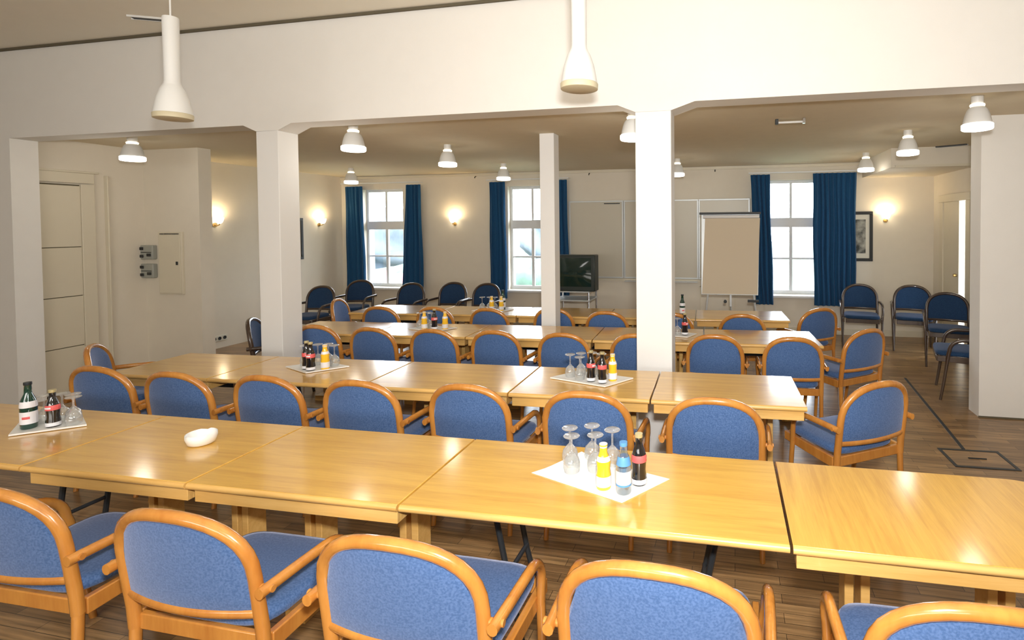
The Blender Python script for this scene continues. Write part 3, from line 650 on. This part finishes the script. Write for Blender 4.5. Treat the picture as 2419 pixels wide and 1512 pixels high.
# floor box and cable strip
t = thing('floor_box', 'rectangular metal floor box frame in the parquet at right', 'floor box', (1.725, 4.155, 0), R(2))
bm = NB(); s = 0.022
box(bm, -0.21, 0.21, -0.155, -0.155 + s, 0, 0.004); box(bm, -0.21, 0.21, 0.155 - s, 0.155, 0, 0.004); box(bm, -0.21, -0.21 + s, -0.155 + s, 0.155 - s, 0, 0.004); box(bm, 0.21 - s, 0.21, -0.155 + s, 0.155 - s, 0, 0.004)
obj('box_frame', bm, 'metal', t)
bm = NB(); box(bm, -0.185, 0.185, -0.13, 0.13, 0, 0.002); obj('box_lid', bm, 'floor', t)
bm = NB(); tube(bm, [(-0.06, 0, 0.004), (0.06, 0, 0.004)], 0.006, 8); obj('lid_handle', bm, 'metal', t)
bm = NB(); hexa(bm, [(1.685, 4.32, 0), (1.71, 4.32, 0), (1.86, 6.2, 0), (1.835, 6.2, 0), (1.685, 4.32, 0.003), (1.71, 4.32, 0.003), (1.86, 6.2, 0.003), (1.835, 6.2, 0.003)]); struct('trim_6', bm, 'metal')

# ------------------------------------------------------------------ television on a trolley
t = thing('television_trolley', 'metal trolley with glass shelves under the television', 'trolley', (-2.36, 7.5, 0))
for sx in (-1, 1):
    for sy in (-1, 1):
        bm = NB(); tube(bm, [(sx*0.27, sy*0.22, 0.05), (sx*0.27, sy*0.22, 0.73)], 0.014, 10); leg = obj('leg', bm, 'chrome', t)
        bm = NB(); lathe(bm, [(0, 0), (0.025, 0), (0.025, 0.03), (0, 0.03)], 12); o = obj('castor', bm, 'dark', leg); o.location = (sx*0.27 - 0.015, sy*0.22, 0.026); o.rotation_euler = (0, PI/2, 0)
for z in (0.20, 0.60, 0.73):
    bm = NB(); box(bm, -0.29, 0.29, -0.24, 0.24, z, z + 0.018); obj('shelf', bm, 'silver', t, bevel=0.003)
t = thing('television', 'black tube television behind the slim pillar', 'television', (-2.36, 7.5, 0.748))
bm = NB(); w, h = 0.375, 0.53
box(bm, -w, w, -0.24, -0.02, 0, h)
hexa(bm, [(-w + 0.02, -0.02, 0.02), (w - 0.02, -0.02, 0.02), (w - 0.12, 0.24, 0.06), (-w + 0.12, 0.24, 0.06), (-w + 0.02, -0.02, h - 0.02), (w - 0.02, -0.02, h - 0.02), (w - 0.12, 0.24, h - 0.12), (-w + 0.12, 0.24, h - 0.12)])
obj('cabinet', bm, 'tvbody', t, bevel=0.012)
bm = NB(); n = 10; g_ = []
for j in range(n + 1):
    g_.append([bm.verts.new((-0.32 + 0.64*i/n, -0.245 - 0.022*(1 - (2*i/n - 1)**2)*(1 - (2*j/n - 1)**2), 0.07 + 0.42*j/n)) for i in range(n + 1)])
for j in range(n):
    for i in range(n): bm.faces.new((g_[j][i], g_[j][i+1], g_[j+1][i+1], g_[j+1][i]))
obj('screen', bm, 'screen', t, smooth=80)
bm = NB(); box(bm, -0.30, -0.10, -0.246, -0.24, 0.02, 0.04); obj('control_strip', bm, 'metal', t)

# ------------------------------------------------------------------ flip chart
t = thing('flip_chart', 'flip chart easel with cream paper pad in front of blue curtain', 'flip chart', (-0.05, 7.0, 0))
bm = NB(); hexa(bm, [(-0.385, -0.02, 0.78), (0.355, -0.02, 0.78), (0.355, 0.01, 0.78), (-0.385, 0.01, 0.78), (-0.385, 0.05, 1.85), (0.375, 0.05, 1.85), (0.375, 0.08, 1.85), (-0.385, 0.08, 1.85)])
bd = obj('board', bm, 'silver', t, bevel=0.003)
bm = NB(); hexa(bm, [(-0.375, -0.03, 0.79), (0.345, -0.03, 0.79), (0.345, -0.02, 0.79), (-0.375, -0.02, 0.79), (-0.335, 0.035, 1.795), (0.38, 0.035, 1.795), (0.38, 0.045, 1.795), (-0.335, 0.045, 1.795)])
obj('paper_pad', bm, 'paper', t)
bm = NB(); tube(bm, [(-0.36, 0.02, 1.815), (0.37, 0.02, 1.815)], 0.022, 12); obj('paper_roll', bm, 'paperw', t)
bm = NB(); box(bm, -0.41, 0.39, 0.0, 0.06, 1.845, 1.875); obj('clamp_bar', bm, 'dark', t, bevel=0.003)
for a, b in (((-0.28, 0.02, 0.95), (-0.38, -0.10, 0.0)), ((0.28, 0.02, 0.95), (0.38, -0.10, 0.0)), ((0.0, 0.07, 1.3), (0.0, 0.5, 0.0))):
    bm = NB(); tube(bm, [a, b], 0.012, 8); obj('leg', bm, 'silver', t)
bm = NB(); lathe(bm, [(0, 0), (0.022, 0), (0.022, 0.03), (0, 0.03)], 12); o = obj('clamp_knob', bm, 'dark', t); o.location = (-0.07, 0.0, 0.69); o.rotation_euler = (PI/2, 0, 0)
bm = NB(); box(bm, -0.012, 0.012, 0.012, 0.03, 0.62, 0.79); obj('centre_post', bm, 'silver', t)
bm = NB(); box(bm, 0.22, 0.36, -0.05, 0.0, 0.69, 0.72); obj('pen_tray', bm, 'dark', t)

# ------------------------------------------------------------------ trays, bottles, glasses
def quadtray(pts, z, label, th=0.006, curl=0):
    bm = NB(); c = Vector((sum(p[0] for p in pts)/4, sum(p[1] for p in pts)/4)); n = 8
    G, B = [], []
    for j in range(n + 1):
        v = j/n; ga, gb = [], []
        for i in range(n + 1):
            u = i/n
            x = (pts[0][0]*(1-u) + pts[1][0]*u)*(1-v) + (pts[3][0]*(1-u) + pts[2][0]*u)*v
            y = (pts[0][1]*(1-u) + pts[1][1]*u)*(1-v) + (pts[3][1]*(1-u) + pts[2][1]*u)*v
            lip = 0.004 if (i in (0, n) or j in (0, n)) and not curl else 0
            cz = curl*max(0, 1 - u*2.2)**2*max(0, v - 0.3) if curl else 0
            ga.append(bm.verts.new((x - c.x, y - c.y, th + lip + cz))); gb.append(bm.verts.new((x - c.x, y - c.y, lip*0.5 + cz)))
        G.append(ga); B.append(gb)
    for j in range(n):
        for i in range(n):
            bm.faces.new((G[j][i], G[j][i+1], G[j+1][i+1], G[j+1][i])); bm.faces.new((B[j][i], B[j+1][i], B[j+1][i+1], B[j][i+1]))
    for i in range(n):
        bm.faces.new((G[0][i], B[0][i], B[0][i+1], G[0][i+1])); bm.faces.new((G[n][i], G[n][i+1], B[n][i+1], B[n][i]))
        bm.faces.new((G[i][0], G[i+1][0], B[i+1][0], B[i][0])); bm.faces.new((G[i][n], B[i][n], B[i+1][n], G[i+1][n]))
    tag(obj('serving_tray', bm, 'white', loc=(c.x, c.y, z + 0.0008), smooth=50), label, 'tray', 'white trays for drinks')
ZT = T + 0.0075
BODY = {
 'cola': ('cola', 0.19, [(0, 0), (0.026, 0), (0.029, 0.006), (0.029, 0.03), (0.0255, 0.055), (0.028, 0.085), (0.0285, 0.105), (0.022, 0.128), (0.0135, 0.152), (0.0125, 0.182), (0.0135, 0.184), (0.0135, 0.19), (0, 0.19)]),
 'tall': ('green', 0.225, [(0, 0), (0.028, 0), (0.031, 0.006), (0.031, 0.115), (0.027, 0.14), (0.0145, 0.172), (0.0125, 0.215), (0.014, 0.217), (0.014, 0.225), (0, 0.225)]),
 'juice': ('juice', 0.165, [(0, 0), (0.026, 0), (0.028, 0.006), (0.028, 0.055), (0.025, 0.075), (0.027, 0.10), (0.022, 0.118), (0.015, 0.135), (0.0145, 0.158), (0.016, 0.16), (0.016, 0.165), (0, 0.165)]),
 'water': ('water', 0.185, [(0, 0), (0.026, 0), (0.028, 0.006), (0.028, 0.10), (0.022, 0.13), (0.0135, 0.15), (0.0125, 0.178), (0.0135, 0.18), (0.0135, 0.185), (0, 0.185)]),
}
def band(bm, prof, z0, z1, seg=24, a0=0, a1=2*PI):
    def rad(z):
        for (r1, q1), (r2, q2) in zip(prof, prof[1:]):
            if q1 <= z <= q2 and q2 > q1: return r1 + (r2 - r1)*(z - q1)/(q2 - q1)
        return prof[1][0]
    rows = [z0 + (z1 - z0)*i/4 for i in range(5)]
    n = seg; vs = [[bm.verts.new((math.cos(a0 + (a1 - a0)*k/n)*(rad(z) + 0.0007), math.sin(a0 + (a1 - a0)*k/n)*(rad(z) + 0.0007), z)) for k in range(n + 1)] for z in rows]
    for a, b in zip(vs, vs[1:]):
        for k in range(n): bm.faces.new((a[k], a[k+1], b[k+1], b[k]))
protos = {}
def bottle(kind, x, y, label, z=ZT, group='small drink bottles', rot=0.0, k=1.0):
    key = kind
    if key in protos: o = dup(protos[key], (x, y, z), rot, label, group); o.scale = (k, k, k); return o
    mat, hgt, prof = BODY[kind]
    t = thing('drink_bottle', label, 'bottle', (x, y, z), rot, group); protos[key] = t; t.scale = (k, k, k)
    bm = NB(); lathe(bm, prof, 24); body = obj('bottle_body', bm, mat, t, smooth=45)
    bm = NB(); lathe(bm, [(0.0145, hgt - 0.012), (0.0155, hgt - 0.008), (0.015, hgt + 0.002), (0, hgt + 0.002)], 16, close=False); obj('cap', bm, {'cola': 'capgold', 'tall': 'metal', 'juice': 'white', 'water': 'lblblue'}[kind], t)
    def lab(nm, z0, z1, m, par=t, a0=0, a1=2*PI, grow=0):
        bm = NB(); pr = [(r + grow, z) for r, z in prof]; band(bm, pr, z0, z1, 24, a0, a1); return obj(nm, bm, m, par, smooth=60)
    if kind == 'cola':
        l = lab('label', 0.088, 0.114, 'lblred'); lab('label_script', 0.096, 0.105, 'label', l, -2.1, -1.0, 0.0004)
        lab('lower_label', 0.006, 0.024, 'label')
    elif kind == 'tall':
        l = lab('label', 0.025, 0.085, 'label'); lab('label_swoosh', 0.05, 0.062, 'lblred', l, -1.6, -0.7, 0.0004); lab('neck_label', 0.105, 0.135, 'label')
    elif kind == 'juice':
        lab('label', 0.012, 0.05, 'label'); lab('neck_label', 0.105, 0.122, 'label')
    else:
        l = lab('label', 0.035, 0.085, 'label'); lab('neck_label', 0.105, 0.135, 'lblblue')
        lab('label_bottom_band', 0.03, 0.037, 'lblblue', l, 0, 2*PI, 0.0004)
    return t
def goblet(x, y, label, z=ZT, k=1.0, first=[None]):
    if first[0] is not None:
        r = first[0].copy(); C.objects.link(r); r.location = (x, y, z); r['label'] = label; r.scale = (k, k, k); return r
    # upturned stemmed glass: rim on the tray, foot on top
    prof = [(0.029, 0.0), (0.0325, 0.02), (0.033, 0.035), (0.028, 0.055), (0.014, 0.070), (0.0045, 0.080), (0.0038, 0.10), (0.0042, 0.128), (0.010, 0.136), (0.031, 0.141), (0.033, 0.1435),
            (0.031, 0.1455), (0, 0.1455)]
    inner = [(0, 0.071), (0.012, 0.067), (0.0265, 0.053), (0.0315, 0.035), (0.031, 0.02), (0.0278, 0.0)]
    bm = NB(); lathe(bm, inner[::1] + prof, 24, close=False)
    o = obj('stemmed_glass', bm, 'glass', smooth=60, loc=(x, y, z)); o.scale = (k, k, k); tag(o, label, 'glass', 'upturned stemmed glasses'); first[0] = o
    return o
# tray A (left end of nearest row)
quadtray([(-3.386, 1.804), (-3.175, 1.976), (-3.345, 2.065), (-3.66, 2.02)], T, 'white tray with green bottle at left end of nearest table row')
bottle('tall', -3.415, 1.895, 'green bottle with white labels at far left of nearest table row', rot=0.3)
bottle('cola', -3.325, 1.935, 'dark bottle with red label on the left nearest tray', rot=0.2, k=0.95)
for i, (x, y) in enumerate([(-3.435, 1.965), (-3.38, 2.005), (-3.315, 2.01), (-3.255, 1.975)]):
    goblet(x, y, 'upturned stemmed glass on the left nearest tray, ' + ORD[i] + ' of four', k=0.95)
# tray B (nearest row, centre right)
quadtray([(-0.795, 1.929), (-0.393, 1.778), (-0.248, 1.98), (-0.64, 2.105)], T, 'white sheet under glasses on nearest table, one corner curled up', th=0.002, curl=0.03)
ZB_ = T + 0.0032
for x, y, l in [(-0.672, 2.045, 'back left'), (-0.640, 1.968, 'front left'), (-0.588, 2.085, 'back middle'), (-0.549, 1.995, 'front middle'), (-0.494, 2.058, 'back right')]:
    goblet(x, y, 'upturned stemmed glass on the nearest white sheet, ' + l, ZB_)
bottle('juice', -0.483, 1.868, 'orange juice bottle on the nearest white sheet', ZB_, k=1.0)
bottle('water', -0.402, 1.850, 'clear water bottle with blue neck label on the nearest white sheet', ZB_)
bottle('cola', -0.358, 1.925, 'dark bottle behind the water bottle on the nearest white sheet', ZB_, rot=2.0)
# tray C (second row, left)
quadtray([(-3.095, 3.071), (-2.83, 2.964), (-2.655, 3.159), (-2.93, 3.235)], T, 'white tray of drinks on second row beside the left pillar')
for i, (x, y) in enumerate([(-2.985, 3.125), (-2.915, 3.165), (-2.85, 3.19), (-2.775, 3.16)]): goblet(x, y, 'upturned stemmed glass on tray beside the left pillar, ' + ORD[i] + ' of four')
bottle('cola', -2.905, 3.055, 'dark bottle on tray beside the left pillar, left of the pair', rot=1); bottle('cola', -2.848, 3.028, 'dark bottle on tray beside the left pillar, right of the pair', rot=0.1)
bottle('juice', -2.775, 3.075, 'juice bottle on tray beside the left pillar')
# tray D (second row, right)
quadtray([(-1.165, 3.151), (-0.772, 3.035), (-0.635, 3.235), (-1.03, 3.325)], T, 'white tray of drinks on second row before the middle pillar')
for i, (x, y) in enumerate([(-1.045, 3.20), (-0.985, 3.245), (-0.915, 3.268), (-0.965, 3.15), (-0.848, 3.25)]): goblet(x, y, 'upturned stemmed glass on tray before the middle pillar, ' + ['left', 'second at the back', 'third at the back', 'front', 'right'][i])
bottle('cola', -0.887, 3.135, 'dark bottle on tray before the middle pillar, left of the pair', rot=1.1); bottle('cola', -0.807, 3.11, 'dark bottle on tray before the middle pillar, right of the pair', rot=2.5)
bottle('juice', -0.755, 3.17, 'juice bottle on tray before the middle pillar')
# tray E (third row)
quadtray([(-3.06, 4.42), (-2.72, 4.38), (-2.62, 4.55), (-2.97, 4.60)], T, 'white tray of drinks on third row, in front of the second-row tables')
for i, (x, y) in enumerate([(-2.98, 4.49), (-2.92, 4.53), (-2.86, 4.50)]): goblet(x, y, 'upturned stemmed glass on third-row tray, ' + ['left', 'middle', 'right'][i])
bottle('juice', -2.90, 4.44, 'juice bottle between glasses on third-row tray'); bottle('juice', -2.70, 4.47, 'juice bottle standing apart at right of third-row tray')
bottle('cola', -2.80, 4.45, 'dark bottle on third-row tray', rot=1)
# tray F (rearmost row)
quadtray([(-2.98, 5.50), (-2.62, 5.46), (-2.53, 5.66), (-2.88, 5.70)], T, 'white tray of drinks on rearmost row left of the slim pillar')
for i, (x, y) in enumerate([(-2.90, 5.60), (-2.82, 5.625), (-2.745, 5.61)]): goblet(x, y, 'upturned stemmed glass on rearmost tray, ' + ['left', 'middle', 'right'][i])
bottle('juice', -2.75, 5.54, 'juice bottle on rearmost tray, left one'); bottle('juice', -2.64, 5.56, 'juice bottle on rearmost tray, right one')
bottle('tall', -2.66, 5.645, 'green bottle at the back of rearmost tray')
# tray G (third row behind pillar) and a few bottles in the rearmost row
quadtray([(-0.72, 4.55), (-0.40, 4.50), (-0.33, 4.66), (-0.66, 4.72)], T, 'white tray just right of the middle pillar on third row')
goblet(-0.50, 4.60, 'upturned stemmed glass just right of the middle pillar'); bottle('cola', -0.432, 4.60, 'dark bottle just right of the middle pillar on third row', rot=1)
bottle('tall', -0.555, 5.62, 'tall green bottle on rearmost row beside the middle pillar', z=T + 0.0008)
# ashtray
bm = NB(); lathe(bm, [(0, 0), (0.040, 0), (0.052, 0.006), (0.060, 0.03), (0.060, 0.048), (0.056, 0.051), (0.053, 0.048), (0.048, 0.020), (0, 0.014)], 28, close=False)
for v in bm.verts:
    a = math.atan2(v.co.y, v.co.x)
    if v.co.z > 0.045: v.co.z -= 0.007*max(0, math.cos(3*a))**8
tag(obj('ashtray', bm, 'white', loc=(-2.395, 1.915, T + 0.0008), smooth=60), 'round white porcelain ashtray on nearest table row', 'ashtray')

# ------------------------------------------------------------------ outside the windows
bm = NB(); box(bm, -40, 40, YF + 0.5, 70, -0.7, -0.6); o = obj('lawn', bm, 'grass'); o['kind'] = 'structure'
def blob(name, x, y, z, rx, ry, rz, mat, label, cat, seed):
    rnd = random.Random(seed); bm = NB(); bmesh.ops.create_icosphere(bm, subdivisions=4, radius=1)
    ph = [rnd.uniform(0, 6) for _ in range(6)]
    for v in bm.verts:
        c = v.co; d_ = 1 + 0.10*math.sin(5*c.x + ph[0])*math.sin(6*c.y + ph[1]) + 0.09*math.sin(9*c.z + ph[2] + 4*c.x) + 0.05*math.sin(17*c.y + ph[3])*math.sin(15*c.x + ph[4])
        v.co = Vector((c.x*rx, c.y*ry, c.z*rz))*d_
    tag(obj(name, bm, mat, loc=(x, y, z), smooth=60), label, cat)
blob('garden_shrub', -8.9, 12.9, -0.1, 1.2, 0.8, 0.75, 'leaf', 'green shrub outside the first window', 'shrub', 1)
blob('flowering_shrub', -8.0, 11.0, 0.05, 0.65, 0.40, 0.55, 'flower', 'red flowering shrub outside the first window', 'shrub', 2)
blob('garden_tree', -19.0, 26, 0.6, 5.5, 2.5, 2.2, 'leafg', 'hazy grey-green tree beyond the first window', 'tree', 3)
blob('garden_hedge', -5.0, 12.5, -0.2, 2.0, 0.8, 1.05, 'leaf', 'green hedge outside the second window', 'hedge', 4)
blob('garden_tree', -8.0, 28, 0.5, 3.6, 2.5, 2.4, 'leafg', 'hazy grey-green tree beyond the second window', 'tree', 5)

# ------------------------------------------------------------------ light
w = bpy.data.worlds.new('World'); S.world = w; w.use_nodes = True
bg = w.node_tree.nodes['Background']; bg.inputs[0].default_value = (0.86, 0.93, 1.0, 1); bg.inputs[1].default_value = 13.0
def area(name, loc, rot, sx, sy, e, col=(1, 1, 1), portal=False):
    l = bpy.data.lights.new(name, 'AREA'); l.shape = 'RECTANGLE'; l.size = sx; l.size_y = sy; l.energy = e; l.color = col
    if portal: l.cycles.is_portal = True
    o = bpy.data.objects.new(name, l); C.objects.link(o); o.location = loc; o.rotation_euler = rot; return o
for a, b in WIN: area('window_portal', ((a + b)/2, YF + 0.32, (WZ0 + WZ1)/2), (-PI/2, 0, 0), b - a, WZ1 - WZ0, 1, portal=True)
area('door_portal', (XRW + 0.12, (DY0 + DY1)/2, 1.0), (0, PI/2, 0), 2.0, DY1 - DY0, 1, portal=True)
area('window_daylight', (-1.5, -3.05, 2.0), (PI/2 + 0.55, 0, 0), 5.0, 1.5, 150, (1.0, 0.97, 0.92))  # fill light added behind the camera, tilted at the ceiling; no window modelled there
l = bpy.data.lights.new('camera_flash', 'AREA'); l.shape = 'RECTANGLE'; l.size = 0.16; l.size_y = 0.10; l.energy = 84; l.color = (1, 0.98, 0.95)
o = bpy.data.objects.new('camera_flash', l); C.objects.link(o); o.location = (0.05, -0.02, 1.95)
o.rotation_euler = Vector((-0.2, 1, -0.02)).to_track_quat('-Z', 'Y').to_euler()

# ------------------------------------------------------------------ camera
yaw, pitch, roll = -0.2016, -0.0246, -0.0070; f, cx, cy = 1225.98, 1484.33, 560.72
cyw, syw, cp, sp = math.cos(yaw), math.sin(yaw), math.cos(pitch), math.sin(pitch)
fwd = Vector((syw*cp, cyw*cp, sp)); right = Vector((cyw, -syw, 0)); up = right.cross(fwd)
r2 = right*math.cos(roll) + up*math.sin(roll); u2 = up*math.cos(roll) - right*math.sin(roll)
cd = bpy.data.cameras.new('camera'); cam = bpy.data.objects.new('camera', cd); C.objects.link(cam)
m = Matrix((r2, u2, -fwd)).transposed().to_4x4(); m.translation = Vector((0, 0, H)); cam.matrix_world = m
cd.sensor_fit = 'HORIZONTAL'; cd.sensor_width = 36; cd.lens = f/2419*36
cd.shift_x = (1209.5 - cx)/2419; cd.shift_y = (cy - 756)/2419; cd.clip_start = 0.02
S.camera = cam
S.view_settings.view_transform = 'Standard'; S.view_settings.look = 'None'; S.view_settings.gamma = 1; S.view_settings.use_curve_mapping = False
S.view_settings.exposure = 0.40
S.cycles.use_denoising = True
S.cycles.max_bounces = 8; S.cycles.caustics_reflective = False; S.cycles.caustics_refractive = False
S.cycles.sample_clamp_indirect = 6
